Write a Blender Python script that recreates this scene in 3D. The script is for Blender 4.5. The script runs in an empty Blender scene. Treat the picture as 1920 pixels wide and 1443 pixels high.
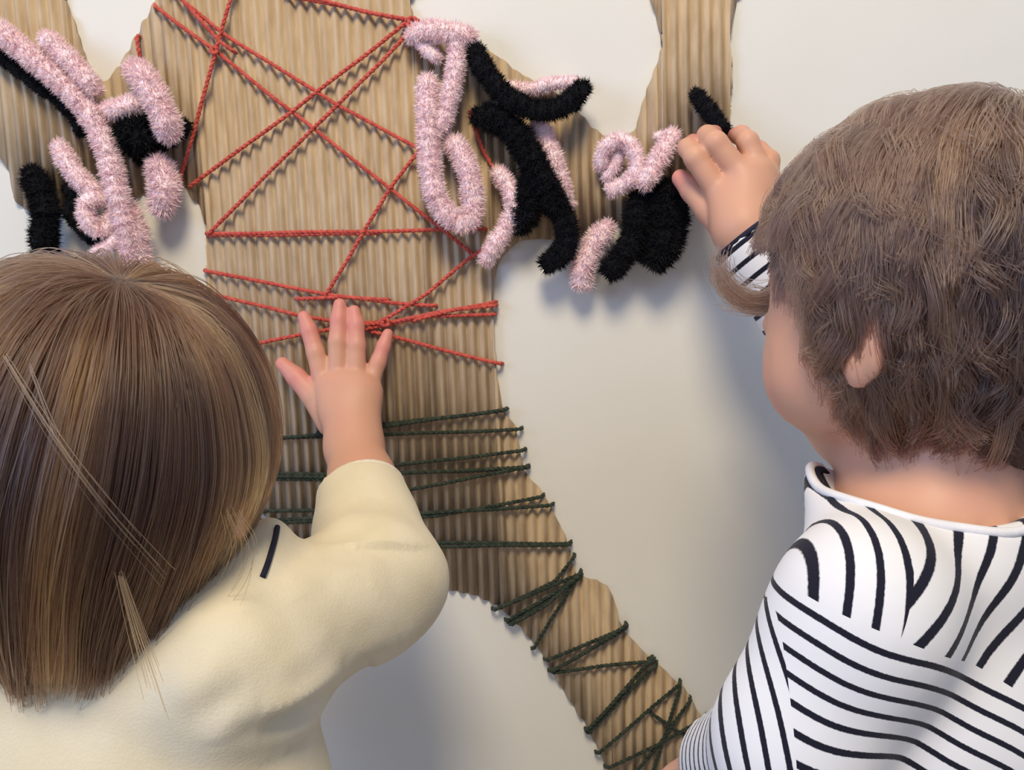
import bpy, math, random
import numpy as np
from mathutils import Vector

SC = bpy.context.scene
COL = SC.collection
RNG = np.random.default_rng(7)
random.seed(7)
PI = math.pi

# ------------------------------------------------------------------ camera, world, lights, exposure
F_PX, CAM_D, CAM_Z, PITCH = 1745.0, 0.70, 0.898, math.radians(8.0)
cam_data = bpy.data.cameras.new('camera')
cam_data.sensor_fit = 'HORIZONTAL'; cam_data.sensor_width = 36.0
cam_data.lens = F_PX / 1920.0 * 36.0
cam_data.clip_start = 0.02
cam = bpy.data.objects.new('camera', cam_data); COL.objects.link(cam)
cam.location = (0, -CAM_D, CAM_Z); cam.rotation_euler = (PI / 2 - PITCH, 0, 0)
cam_data.dof.use_dof = False
SC.camera = cam

world = bpy.data.worlds.new('room_light'); SC.world = world
world.use_nodes = True
bg = world.node_tree.nodes['Background']
bg.inputs[0].default_value = (0.50, 0.65, 1.0, 1); bg.inputs[1].default_value = 0.52


def area_light(name, loc, aim, size, power, color):
    l = bpy.data.lights.new(name, 'AREA'); l.shape = 'DISK'
    l.size = size; l.energy = power; l.color = color
    o = bpy.data.objects.new(name, l); COL.objects.link(o)
    o.location = loc
    o.rotation_euler = (Vector(aim) - Vector(loc)).to_track_quat('-Z', 'Y').to_euler()
    return o


area_light('ceiling_lamp', (-0.12, -1.25, 2.2), (0.05, -0.1, 0.8), 0.6, 29, (1.0, 0.85, 0.61))
area_light('window_daylight', (-2.2, -1.6, 1.35), (0, -0.1, 0.8), 1.3, 30, (0.44, 0.59, 1.0))
SC.view_settings.view_transform = 'Standard'
SC.view_settings.look = 'None'
SC.view_settings.exposure = 0.0
SC.view_settings.gamma = 1.0
SC.view_settings.use_curve_mapping = False

# ------------------------------------------------------------------ helpers
CP, SP = math.cos(PITCH), math.sin(PITCH)


def at(px, py, d=0.0):
    """Point seen at a photograph pixel, d metres in front of the wall."""
    u = (px - 960.0) / F_PX; v = (721.5 - py) / F_PX
    dx, dy, dz = u, CP + v * SP, -SP + v * CP
    t = (CAM_D - d) / dy
    return np.array([dx * t, -CAM_D + dy * t, CAM_Z + dz * t])


def s2l(c):
    return tuple(((x / 12.92) if x <= 0.04045 else ((x + 0.055) / 1.055) ** 2.4) for x in c)


def rgb(r, g, b):
    return s2l((r / 255, g / 255, b / 255)) + (1.0,)


def nrm(v):
    v = np.asarray(v, float); return v / max(1e-9, np.linalg.norm(v))


def link(o, parent=None):
    COL.objects.link(o)
    if parent is not None:
        o.parent = parent
    return o


def mesh_obj(name, verts, faces, mat, parent=None, smooth=True):
    me = bpy.data.meshes.new(name)
    verts = np.asarray(verts, np.float32)
    if isinstance(faces, np.ndarray) and len(faces):
        n, k = faces.shape
        me.vertices.add(len(verts)); me.vertices.foreach_set('co', verts.ravel())
        me.loops.add(n * k); me.loops.foreach_set('vertex_index', faces.astype(np.int32).ravel())
        me.polygons.add(n)
        me.polygons.foreach_set('loop_start', np.arange(0, n * k, k, dtype=np.int32))
        me.update(calc_edges=True); me.validate()
    else:
        me.from_pydata([tuple(map(float, v)) for v in verts], [], [tuple(f) for f in faces]); me.update()
    if smooth:
        me.polygons.foreach_set('use_smooth', [True] * len(me.polygons))
    if mat is not None:
        for m in (mat if isinstance(mat, (list, tuple)) else [mat]):
            me.materials.append(m)
    return link(bpy.data.objects.new(name, me), parent)


def thing(name, label, cat, loc, group=None):
    o = bpy.data.objects.new(name, None); COL.objects.link(o)
    o.location = [float(x) for x in loc]; o.empty_display_size = 0.02
    o['label'] = label; o['category'] = cat
    if group:
        o['group'] = group
    return o


def put(child, root):
    """Parent a mesh written in world coordinates to an Empty that may stand anywhere."""
    child.parent = root
    child.matrix_parent_inverse.identity()
    loc = np.array(root.location, np.float32)
    me = child.data
    n = len(me.vertices); co = np.empty(n * 3, np.float32)
    me.vertices.foreach_get('co', co)
    co = co.reshape(-1, 3) - loc
    me.vertices.foreach_set('co', co.ravel()); me.update()
    return child


# ------------------------------------------------------------------ materials
def new_mat(name):
    m = bpy.data.materials.new(name); m.use_nodes = True
    nt = m.node_tree
    return m, nt, nt.nodes['Principled BSDF']


def noise_mat(name, c1, c2, scale, rough=0.7, bump=0.0, bscale=None, sheen=0.0, detail=4.0, spec=0.3):
    m, nt, p = new_mat(name)
    tc = nt.nodes.new('ShaderNodeTexCoord')
    n = nt.nodes.new('ShaderNodeTexNoise'); n.inputs['Scale'].default_value = scale; n.inputs['Detail'].default_value = detail
    r = nt.nodes.new('ShaderNodeValToRGB')
    r.color_ramp.elements[0].position = 0.35; r.color_ramp.elements[1].position = 0.65
    r.color_ramp.elements[0].color = c1; r.color_ramp.elements[1].color = c2
    nt.links.new(tc.outputs['Object'], n.inputs['Vector'])
    nt.links.new(n.outputs['Fac'], r.inputs['Fac']); nt.links.new(r.outputs['Color'], p.inputs['Base Color'])
    p.inputs['Roughness'].default_value = rough
    p.inputs['Specular IOR Level'].default_value = spec
    if sheen:
        p.inputs['Sheen Weight'].default_value = sheen
    if bump:
        n2 = nt.nodes.new('ShaderNodeTexNoise'); n2.inputs['Scale'].default_value = bscale or scale * 3
        n2.inputs['Detail'].default_value = 3
        b = nt.nodes.new('ShaderNodeBump'); b.inputs['Strength'].default_value = bump; b.inputs['Distance'].default_value = 0.001
        nt.links.new(tc.outputs['Object'], n2.inputs['Vector'])
        nt.links.new(n2.outputs['Fac'], b.inputs['Height']); nt.links.new(b.outputs['Normal'], p.inputs['Normal'])
    return m


M_WALL = noise_mat('cream_wall_paint', rgb(224, 221, 210), rgb(228, 225, 215), 6, 0.6, 0.08, 300)
M_FLOOR = noise_mat('beige_floor', rgb(176, 160, 138), rgb(188, 172, 150), 8, 0.5)
M_BASE = noise_mat('white_trim', rgb(225, 222, 214), rgb(232, 229, 222), 5, 0.4)
M_RED = noise_mat('red_yarn_wool', rgb(176, 64, 52), rgb(206, 92, 76), 260, 0.85, 0.4, 900, 0.2)
M_GREEN = noise_mat('dark_green_yarn_wool', rgb(30, 40, 30), rgb(58, 66, 52), 260, 0.85, 0.4, 900, 0.1)
M_PINK = noise_mat('pink_chenille', rgb(244, 211, 212), rgb(250, 227, 227), 120, 0.9, 0, None, 0.3)
M_BLACK = noise_mat('black_chenille', rgb(10, 10, 13), rgb(22, 21, 26), 120, 0.9, 0, None, 0.05, spec=0.15)
M_CREAM = noise_mat('cream_cotton', rgb(218, 206, 174), rgb(226, 215, 186), 30, 0.85, 0.25, 700, 0.1)
M_CREAM_RIB = noise_mat('cream_ribbing', rgb(218, 208, 184), rgb(230, 221, 200), 200, 0.9, 0.4, 900, 0.1)
M_NAVY = noise_mat('navy_binding', rgb(24, 24, 40), rgb(34, 34, 52), 80, 0.85, 0.2, 800)
M_TROUSER = noise_mat('blue_grey_denim', rgb(62, 72, 96), rgb(78, 88, 112), 120, 0.9, 0.3, 800)
M_SHOE = noise_mat('grey_felt', rgb(120, 112, 108), rgb(140, 132, 126), 60, 0.9, 0.3, 500)
M_EYE = noise_mat('eye_white', rgb(235, 232, 228), rgb(240, 238, 235), 5, 0.15)
M_IRIS = noise_mat('brown_iris', rgb(52, 34, 22), rgb(70, 46, 30), 80, 0.2)
M_CAP1 = noise_mat('dark_brown_scalp_hair', rgb(40, 29, 25), rgb(52, 39, 33), 60, 0.7)
M_CAP2 = noise_mat('mid_brown_scalp_hair', rgb(66, 52, 48), rgb(84, 66, 58), 60, 0.7)


def cardboard_mat():
    m, nt, p = new_mat('brown_corrugated_paper')
    tc = nt.nodes.new('ShaderNodeTexCoord')
    mp = nt.nodes.new('ShaderNodeMapping'); mp.inputs['Scale'].default_value = (1, 1, 0.25)
    n = nt.nodes.new('ShaderNodeTexNoise'); n.inputs['Scale'].default_value = 160; n.inputs['Detail'].default_value = 5
    r = nt.nodes.new('ShaderNodeValToRGB')
    r.color_ramp.elements[0].position = 0.3; r.color_ramp.elements[1].position = 0.7
    r.color_ramp.elements[0].color = rgb(168, 145, 115); r.color_ramp.elements[1].color = rgb(192, 170, 139)
    nt.links.new(tc.outputs['Object'], mp.inputs[0]); nt.links.new(mp.outputs[0], n.inputs['Vector'])
    nt.links.new(n.outputs['Fac'], r.inputs['Fac'])
    nt.links.new(r.outputs['Color'], p.inputs['Base Color'])
    p.inputs['Roughness'].default_value = 0.8; p.inputs['Specular IOR Level'].default_value = 0.2
    return m


M_CARD = cardboard_mat()


def skin_mat(name, base, pink):
    m, nt, p = new_mat(name)
    tc = nt.nodes.new('ShaderNodeTexCoord')
    n = nt.nodes.new('ShaderNodeTexNoise'); n.inputs['Scale'].default_value = 38; n.inputs['Detail'].default_value = 3
    at_ = nt.nodes.new('ShaderNodeAttribute'); at_.attribute_name = 'flush'
    ad = nt.nodes.new('ShaderNodeMath'); ad.operation = 'MULTIPLY_ADD'; ad.inputs[1].default_value = 0.35
    nt.links.new(n.outputs['Fac'], ad.inputs[0]); nt.links.new(at_.outputs['Fac'], ad.inputs[2])
    mx = nt.nodes.new('ShaderNodeMix'); mx.data_type = 'RGBA'
    mx.inputs[6].default_value = base; mx.inputs[7].default_value = pink
    nt.links.new(tc.outputs['Object'], n.inputs['Vector']); nt.links.new(ad.outputs[0], mx.inputs[0])
    nt.links.new(mx.outputs[2], p.inputs['Base Color'])
    p.inputs['Roughness'].default_value = 0.5
    p.inputs['Specular IOR Level'].default_value = 0.35
    p.inputs['Subsurface Weight'].default_value = 0.25
    p.inputs['Subsurface Radius'].default_value = (1.0, 0.35, 0.2)
    p.inputs['Subsurface Scale'].default_value = 0.004
    return m


M_SKIN = skin_mat('child_skin', rgb(206, 160, 130), rgb(212, 136, 124))


def hair_mat(name, stops):
    """Tone runs lock by lock (curve attribute) with a little strand to strand variation."""
    m = bpy.data.materials.new(name); m.use_nodes = True
    nt = m.node_tree; nt.nodes.clear()
    out = nt.nodes.new('ShaderNodeOutputMaterial')
    h = nt.nodes.new('ShaderNodeBsdfHairPrincipled')
    h.parametrization = 'COLOR'
    hi = nt.nodes.new('ShaderNodeHairInfo')
    at_ = nt.nodes.new('ShaderNodeAttribute'); at_.attribute_name = 'tone'
    ma = nt.nodes.new('ShaderNodeMath'); ma.operation = 'MULTIPLY_ADD'; ma.inputs[1].default_value = 0.25
    nt.links.new(hi.outputs['Random'], ma.inputs[0]); nt.links.new(at_.outputs['Fac'], ma.inputs[2])
    r = nt.nodes.new('ShaderNodeValToRGB')
    e = r.color_ramp.elements
    e[0].position, e[0].color = stops[0]; e[1].position, e[1].color = stops[-1]
    for p_, c_ in stops[1:-1]:
        k = e.new(p_); k.color = c_
    nt.links.new(ma.outputs[0], r.inputs['Fac'])
    nt.links.new(r.outputs['Color'], h.inputs['Color'])
    h.inputs['Roughness'].default_value = 0.30
    h.inputs['Radial Roughness'].default_value = 0.45
    nt.links.new(h.outputs[0], out.inputs[0])
    return m


M_HAIR1 = hair_mat('straight_brown_hair', [(0.1, rgb(40, 27, 22)), (0.6, rgb(76, 52, 37)), (0.95, rgb(104, 74, 48)), (1.15 / 1.25, rgb(150, 112, 70))])
M_HAIR_LIGHT = hair_mat('lighter_brown_hair', [(0.0, rgb(78, 55, 38)), (1.0, rgb(122, 90, 58))])  # the loose strands' own lighter brown
M_HAIR2 = hair_mat('wavy_brown_hair', [(0.1, rgb(52, 39, 37)), (0.6, rgb(88, 67, 58)), (0.9, rgb(112, 86, 68)), (1.0, rgb(136, 104, 76))])


# ------------------------------------------------------------------ implicit surfaces (one continuous skin)
class Field:
    """Signed distance field on a grid that is finer where asked (hands)."""

    def __init__(self, lo, hi, h, fine=()):
        self.ax = []
        for i in range(3):
            xs = [lo[i]]
            while xs[-1] < hi[i]:
                step = h
                for (a, b, hf) in fine:
                    if a[i] - 0.004 < xs[-1] < b[i] + 0.004:
                        step = min(step, hf)
                xs.append(xs[-1] + step)
            self.ax.append(np.array(xs, np.float32))
        self.v = np.full([len(a) for a in self.ax], 0.06, np.float32)

    def _box(self, lo, hi, m):
        sl = []
        for i in range(3):
            a = int(np.searchsorted(self.ax[i], lo[i] - m)); b = int(np.searchsorted(self.ax[i], hi[i] + m))
            sl.append(slice(max(a, 0), max(b, 0)))
        X = self.ax[0][sl[0]][:, None, None]; Y = self.ax[1][sl[1]][None, :, None]; Z = self.ax[2][sl[2]][None, None, :]
        return tuple(sl), X, Y, Z

    def _min(self, sl, d, k):
        a = self.v[sl]
        if k > 0:
            h = np.maximum(k - np.abs(a - d), 0) / k
            self.v[sl] = np.minimum(a, d) - h * h * k * 0.25
        else:
            self.v[sl] = np.minimum(a, d)

    def cone(self, p, q, r1, r2, k=0.01, cut=None, sub=False, clip=None):
        p = np.asarray(p, np.float32); q = np.asarray(q, np.float32)
        R = max(r1, r2); lo = np.minimum(p, q) - R; hi = np.maximum(p, q) + R
        sl, X, Y, Z = self._box(lo, hi, k + 0.006)
        if 0 in self.v[sl].shape:
            return
        e = q - p; L2 = max(float(e @ e), 1e-10)
        t = np.clip(((X - p[0]) * e[0] + (Y - p[1]) * e[1] + (Z - p[2]) * e[2]) / L2, 0, 1)
        d = np.sqrt((X - p[0] - t * e[0]) ** 2 + (Y - p[1] - t * e[1]) ** 2 + (Z - p[2] - t * e[2]) ** 2) - (r1 + (r2 - r1) * t)
        if clip is not None:            # flat end: keep the side the normal points away from
            c, n = clip
            d = np.maximum(d, (X - c[0]) * n[0] + (Y - c[1]) * n[1] + (Z - c[2]) * n[2])
        if sub:
            self.v[sl] = np.maximum(self.v[sl], -d)
        else:
            self._min(sl, d, k)

    def chain(self, pts, rs, k=0.01):
        for i in range(len(pts) - 1):
            self.cone(pts[i], pts[i + 1], rs[i], rs[i + 1], k)

    def ell(self, c, r, R=None, k=0.01, sub=False):
        c = np.asarray(c, np.float32); r = np.asarray(r, np.float32)
        R = np.eye(3, dtype=np.float32) if R is None else np.asarray(R, np.float32)
        ext = np.sqrt(((R * r[None, :]) ** 2).sum(1))
        sl, X, Y, Z = self._box(c - ext, c + ext, k + 0.006)
        if 0 in self.v[sl].shape:
            return
        X = X - c[0]; Y = Y - c[1]; Z = Z - c[2]
        L = [(X * R[0, i] + Y * R[1, i] + Z * R[2, i]) for i in range(3)]
        k0 = np.sqrt(sum((L[i] / r[i]) ** 2 for i in range(3)))
        k1 = np.sqrt(sum((L[i] / r[i] ** 2) ** 2 for i in range(3))) + 1e-6
        d = k0 * (k0 - 1.0) / k1
        if sub:
            s = -d; a = self.v[sl]
            if k > 0:
                h = np.maximum(k - np.abs(a - s), 0) / k
                self.v[sl] = np.maximum(a, s) + h * h * k * 0.25
            else:
                self.v[sl] = np.maximum(a, s)
        else:
            self._min(sl, d, k)

    def mesh(self, smooth=3):
        v = self.v; S = v < 0
        nx, ny, nz = v.shape
        cs = np.zeros((nx - 1, ny - 1, nz - 1), np.int8)
        for i in (0, 1):
            for j in (0, 1):
                for k in (0, 1):
                    cs += S[i:nx - 1 + i, j:ny - 1 + j, k:nz - 1 + k]
        act = np.argwhere((cs > 0) & (cs < 8))
        idx = -np.ones(cs.shape, np.int32); idx[tuple(act.T)] = np.arange(len(act))
        acc = np.zeros((len(act), 3)); cnt = np.zeros(len(act))
        G = lambda I: np.stack([self.ax[0][I[:, 0]], self.ax[1][I[:, 1]], self.ax[2][I[:, 2]]], 1)
        corners = [(i, j, k) for i in (0, 1) for j in (0, 1) for k in (0, 1)]
        for a in corners:
            for ax in range(3):
                if a[ax]:
                    continue
                b = list(a); b[ax] = 1
                A = act + np.array(a); B = act + np.array(b)
                va = v[tuple(A.T)]; vb = v[tuple(B.T)]
                m = (va < 0) != (vb < 0)
                t = (va / (va - vb + 1e-12))[m][:, None]
                acc[m] += G(A[m]) * (1 - t) + G(B[m]) * t; cnt[m] += 1
        P = acc / cnt[:, None]
        quads = []
        for ax in range(3):
            o1, o2 = [(1, 2), (2, 0), (0, 1)][ax]
            sa = [slice(None)] * 3; sb = [slice(None)] * 3
            sa[ax] = slice(0, -1); sb[ax] = slice(1, None)
            for o in (o1, o2):
                sa[o] = slice(1, -1); sb[o] = slice(1, -1)
            A = S[tuple(sa)]; B = S[tuple(sb)]
            off = np.array([1, 1, 1]); off[ax] = 0
            for flip, mask in ((False, A & ~B), (True, ~A & B)):
                E = np.argwhere(mask) + off
                if not len(E):
                    continue
                u = np.zeros(3, int); u[o1] = 1; w = np.zeros(3, int); w[o2] = 1
                q = [idx[tuple((E - u - w).T)], idx[tuple((E - w).T)], idx[tuple(E.T)], idx[tuple((E - u).T)]]
                q = np.stack(q, 1)
                quads.append(q[:, ::-1] if flip else q)
        Q = np.concatenate(quads)
        for _ in range(smooth):
            s = np.zeros_like(P); c = np.zeros(len(P))
            for i in range(4):
                a = Q[:, i]; b = Q[:, (i + 1) % 4]
                for k in range(3):
                    s[:, k] += np.bincount(a, P[b, k], len(P)) + np.bincount(b, P[a, k], len(P))
                c += np.bincount(a, minlength=len(P)) + np.bincount(b, minlength=len(P))
            P = P * 0.4 + 0.6 * s / np.maximum(c, 1)[:, None]
        return P, Q


def vnormals(P, Q):
    n = np.cross(P[Q[:, 2]] - P[Q[:, 0]], P[Q[:, 3]] - P[Q[:, 1]])
    vn = np.zeros_like(P)
    for i in range(4):
        for k in range(3):
            vn[:, k] += np.bincount(Q[:, i], n[:, k], len(P))
    return vn / (np.linalg.norm(vn, axis=1)[:, None] + 1e-12)


def float_attr(o, name, vals):
    a = o.data.attributes.new(name, 'FLOAT', 'POINT')
    a.data.foreach_set('value', np.asarray(vals, np.float32))


def frame_from(fwd, up=(0, 0, 1), roll=0.0):
    """Columns: right, forward, up."""
    f = nrm(fwd); r = nrm(np.cross(f, up)); u = np.cross(r, f)
    c, s = math.cos(roll), math.sin(roll)
    r2 = r * c + u * s; u2 = u * c - r * s
    return np.stack([r2, f, u2], 1)


def tube(path, rad, sides=8, cap=True):
    P = np.asarray(path, float); n = len(P)
    rad = np.broadcast_to(np.asarray(rad, float), (n,))
    T = np.gradient(P, axis=0); T /= np.linalg.norm(T, axis=1)[:, None] + 1e-12
    N = np.zeros_like(P)
    a = np.array([0, 1.0, 0]) if abs(T[0][1]) < 0.9 else np.array([1.0, 0, 0])
    N[0] = nrm(a - T[0] * (a @ T[0]))
    for i in range(1, n):
        N[i] = nrm(N[i - 1] - T[i] * (N[i - 1] @ T[i]))
    B = np.cross(T, N)
    ang = np.linspace(0, 2 * PI, sides, endpoint=False)
    V = (P[:, None, :] + rad[:, None, None] * (np.cos(ang)[None, :, None] * N[:, None, :] + np.sin(ang)[None, :, None] * B[:, None, :])).reshape(-1, 3)
    i = np.arange(n - 1)[:, None] * sides; j = np.arange(sides)[None, :]; j2 = (j + 1) % sides
    Fq = np.stack([(i + j).ravel(), (i + j2).ravel(), (i + sides + j2).ravel(), (i + sides + j).ravel()], 1)
    if cap:
        V = np.concatenate([V, P[:1], P[-1:]])
        c0, c1 = n * sides, n * sides + 1
        e = (n - 1) * sides
        jj = np.arange(sides); j3 = (jj + 1) % sides
        Fq = np.concatenate([Fq, np.stack([jj * 0 + c0, j3, jj, jj * 0 + c0], 1)[:, :4], np.stack([jj * 0 + c1, e + jj, e + j3, jj * 0 + c1], 1)])
    return V, Fq, (P, T, N, B)


def clean_faces(V, F):
    """Quads whose first and last corner coincide are the triangles of an end cap."""
    tri = F[:, 0] == F[:, 3]
    return [tuple(f) for f in F[~tri]] + [tuple(f[:3]) for f in F[tri]]


def catmull(pts, per=10):
    P = np.asarray(pts, float)
    P = np.concatenate([2 * P[:1] - P[1:2], P, 2 * P[-1:] - P[-2:-1]])
    out = []
    for i in range(1, len(P) - 2):
        p0, p1, p2, p3 = P[i - 1:i + 3]
        for t in np.linspace(0, 1, per, endpoint=False):
            out.append(0.5 * ((2 * p1) + (-p0 + p2) * t + (2 * p0 - 5 * p1 + 4 * p2 - p3) * t * t + (-p0 + 3 * p1 - 3 * p2 + p3) * t ** 3))
    out.append(P[-2])
    return np.array(out)


# ------------------------------------------------------------------ the setting
def slab(name, lo, hi, mat):
    (x0, y0, z0), (x1, y1, z1) = lo, hi
    v = [(x0, y0, z0), (x1, y0, z0), (x1, y1, z0), (x0, y1, z0), (x0, y0, z1), (x1, y0, z1), (x1, y1, z1), (x0, y1, z1)]
    f = [(0, 3, 2, 1), (4, 5, 6, 7), (0, 1, 5, 4), (1, 2, 6, 5), (2, 3, 7, 6), (3, 0, 4, 7)]
    o = mesh_obj(name, v, f, mat, smooth=False); o['kind'] = 'structure'
    return o


slab('floor', (-2.5, -3.2, -0.1), (2.5, 0.1, 0.0), M_FLOOR)
slab('wall_front', (-2.5, 0.0, 0.0), (2.5, 0.1, 2.5), M_WALL)
bb = slab('baseboard_front', (-2.5, -0.015, 0.0), (2.5, 0.0, 0.08), M_BASE)

# ------------------------------------------------------------------ corrugated cardboard cut-out
OUT = [(-90, -60), (105, -60), (122, 0), (140, 48), (152, 88), (168, 128), (192, 152), (212, 135), (236, 100), (258, 58), (278, 22), (300, -20), (320, -60),
       (760, -60), (770, 0), (778, 40), (800, 62), (850, 66), (890, 80), (930, 102), (975, 136), (1030, 168), (1065, 188), (1090, 214), (1118, 244), (1150, 255),
       (1188, 246), (1203, 200), (1218, 155), (1236, 108), (1240, 70), (1230, 25), (1222, -60),
       (1392, -60), (1384, 0), (1370, 60), (1374, 130), (1370, 200), (1362, 262), (1330, 300), (1262, 352), (1190, 404), (1120, 438), (1060, 452), (990, 448),
       (945, 478), (928, 520), (925, 565), (931, 680), (943, 765), (966, 800), (976, 850), (986, 888), (1018, 925), (1045, 975), (1064, 1016), (1076, 1062),
       (1086, 1082), (1112, 1088), (1140, 1102), (1156, 1138), (1166, 1175), (1202, 1218), (1250, 1262), (1292, 1302), (1316, 1345), (1372, 1390), (1420, 1460), (1440, 1540),
       (1190, 1540), (1142, 1446), (1104, 1370), (1066, 1310), (1038, 1264), (1006, 1212), (962, 1164), (930, 1134), (872, 1112), (820, 1104),
       (760, 1092), (660, 1062), (560, 1020), (480, 950), (430, 860), (400, 720), (386, 560), (386, 440), (372, 385), (332, 342), (300, 352), (240, 372), (150, 392),
       (90, 400), (36, 386), (20, 350), (0, 296), (-90, 200)]


def build_cardboard():
    pts = np.array([at(x, y, 0.004)[[0, 2]] for x, y in OUT])
    # soften the hand cut edge a little
    P = catmull(np.concatenate([pts, pts[:1]]), 4)[:-1]
    P = P + np.stack([np.sin(np.arange(len(P)) * 2.3) * 0.0005, np.cos(np.arange(len(P)) * 1.7) * 0.0005], 1)
    lean = 0.035                                     # flutes run a hair off plumb
    U = P[:, 0] + lean * (P[:, 1] - 0.8); W = P[:, 1]
    period, S = 0.0081, 10
    du = period / S
    lo = math.floor(U.min() / du) * du
    us = np.arange(lo, U.max() + du, du) + 1e-6
    n = len(U); U2 = np.roll(U, -1); W2 = np.roll(W, -1)
    V = []; Fc = []; prev = None; prev_int = None
    t_back, t_f0, amp = 0.0008, 0.0010, 0.0041

    def prof(u):
        ph = u / period
        j = int(math.floor(ph))
        a = 0.5 - 0.5 * math.cos(2 * PI * ph)
        a = a ** 0.75
        w = math.sin(j * 12.9898) * 43758.5453; w -= math.floor(w)
        return t_f0 + amp * (0.82 + 0.18 * w) * a

    for u in us:
        m = (U <= u) != (U2 <= u)
        w = np.sort(W[m] + (u - U[m]) / (U2[m] - U[m]) * (W2[m] - W[m]))
        ints = [(w[2 * i], w[2 * i + 1]) for i in range(len(w) // 2)]
        h = prof(u)
        cur = []
        for (a, b) in ints:
            ids = []
            for (yy, zz) in ((t_back, a), (h, a), (h, b), (t_back, b)):
                ids.append(len(V)); V.append((u - lean * (zz - 0.8), -yy, zz))
            cur.append(ids)
        if prev is not None:
            for (a, b), ids in zip(ints, cur):
                for (a2, b2), jd in zip(prev_int, prev):
                    lo_, hi_ = max(a, a2), min(b, b2)
                    if hi_ - lo_ <= 0:
                        continue
                    if abs(a - a2) + abs(b - b2) > 0.012:      # a bay opens or closes here
                        q = []
                        for (uu, hh) in ((u_prev, h_prev), (u, h)):
                            for (yy, zz) in ((t_back, lo_), (hh, lo_), (hh, hi_), (t_back, hi_)):
                                q.append(len(V)); V.append((uu - lean * (zz - 0.8), -yy, zz))
                        for k in range(4):
                            k2 = (k + 1) % 4
                            Fc.append((q[k], q[4 + k], q[4 + k2], q[k2]))
                    else:
                        for k in range(4):
                            k2 = (k + 1) % 4
                            Fc.append((jd[k], ids[k], ids[k2], jd[k2]))
        prev, prev_int, u_prev, h_prev = cur, ints, u, h
    o = mesh_obj('cardboard_cutout', V, np.array(Fc), M_CARD, smooth=False)
    o['label'] = 'brown corrugated cardboard cut-out with vertical ribs, mounted on the cream wall'
    o['category'] = 'cardboard'
    return o


build_cardboard()


# ------------------------------------------------------------------ yarn
def yarn_strand(root, mat, pix, rad=0.0016, lift=0.0068, over=(True, True)):
    lift += 0.0006
    pts = [at(x, y, lift) for x, y in pix]
    pts = [np.array(p) for p in pts]
    # wrap round the cut edge at both ends
    if over[0]:
        d = nrm(pts[0] - pts[1]); pts = [pts[0] + d * 0.003 + np.array([0, 0.0062, 0]), pts[0] + d * 0.0022 + np.array([0, 0.002, 0])] + pts
    if over[1]:
        d = nrm(pts[-1] - pts[-2]); pts = pts + [pts[-1] + d * 0.0022 + np.array([0, 0.002, 0]), pts[-1] + d * 0.003 + np.array([0, 0.0062, 0])]
    P = np.array(pts)
    seg = np.linalg.norm(np.diff(P, axis=0), axis=1); s = np.concatenate([[0], np.cumsum(seg)])
    n = max(8, int(s[-1] / 0.0022))
    t = np.linspace(0, s[-1], n)
    C = np.stack([np.interp(t, s, P[:, k]) for k in range(3)], 1)
    C += np.stack([np.sin(t * 90 + s[-1] * 50), 0 * t, np.cos(t * 70 + s[-1] * 90)], 1) * 0.00025
    T = np.gradient(C, axis=0); T /= np.linalg.norm(T, axis=1)[:, None]
    N = np.cross(T, [0, 1.0, 0]); N /= np.linalg.norm(N, axis=1)[:, None] + 1e-9
    B = np.cross(T, N)
    VV = []; FF = []; off = 0
    for k in (0, 1):
        a = t / 0.0075 * 2 * PI + k * PI
        H = C + (np.cos(a)[:, None] * N + np.sin(a)[:, None] * B) * rad * 0.5
        v, f, _ = tube(H, rad * 0.66, 6)
        VV.append(v); FF += [tuple(np.array(q) + off) for q in clean_faces(v, f)]; off += len(v)
    o = mesh_obj('strand', np.concatenate(VV), FF, mat)
    put(o, root)
    return o


red = thing('red_yarn', 'red twisted yarn criss-crossed and wound over the upper cardboard ribs', 'yarn', at(640, 330, 0.006))
for pix, lf in [
    ([(292, 12), (401, 94), (547, 209), (730, 352), (884, 474)], .0066),
    ([(318, -20), (423, 67), (595, 172), (633, 198), (800, 285)], .0072),
    ([(764, 41), (595, 172), (547, 209), (360, 346)], .0078),
    ([(768, 60), (633, 198), (588, 239), (393, 436)], .0082),
    ([(540, -8), (650, 14), (786, 42)], .0068),
    ([(560, -12), (680, 22), (790, 40)], .0076),
    ([(440, -30), (412, 70), (392, 140), (366, 240), (338, 330)], .0086),
    ([(392, 438), (600, 435), (790, 432), (905, 428)], .0070),
    ([(396, 441), (600, 439), (700, 437)], .0064),
    ([(800, 262), (730, 355), (690, 420), (650, 490), (610, 552)], .0076),
    ([(388, 508), (500, 530), (640, 556), (740, 568), (812, 572)], .0068),
    ([(386, 549), (480, 570), (560, 592), (640, 604), (720, 604)], .0074),
    ([(480, 645), (560, 628), (640, 612), (735, 604), (820, 585), (922, 568)], .0080),
    ([(660, 622), (735, 607), (800, 592), (922, 590)], .0070),
    ([(700, 622), (740, 632), (800, 648), (934, 681)], .0066),
    ([(928, 452), (880, 484), (800, 550), (710, 606)], .0084),
    ([(780, 600), (850, 580), (924, 573)], .0088),
    ([(884, 215), (905, 280), (945, 352)], .0066),
    ([(560, 560), (640, 556), (720, 562)], .0072),
    ([(256, 72), (262, 106)], .0066),
    ([(320, -25), (412, 78), (432, 92)], .0090),
]:
    yarn_strand(red, M_RED, pix, lift=lf)
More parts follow.
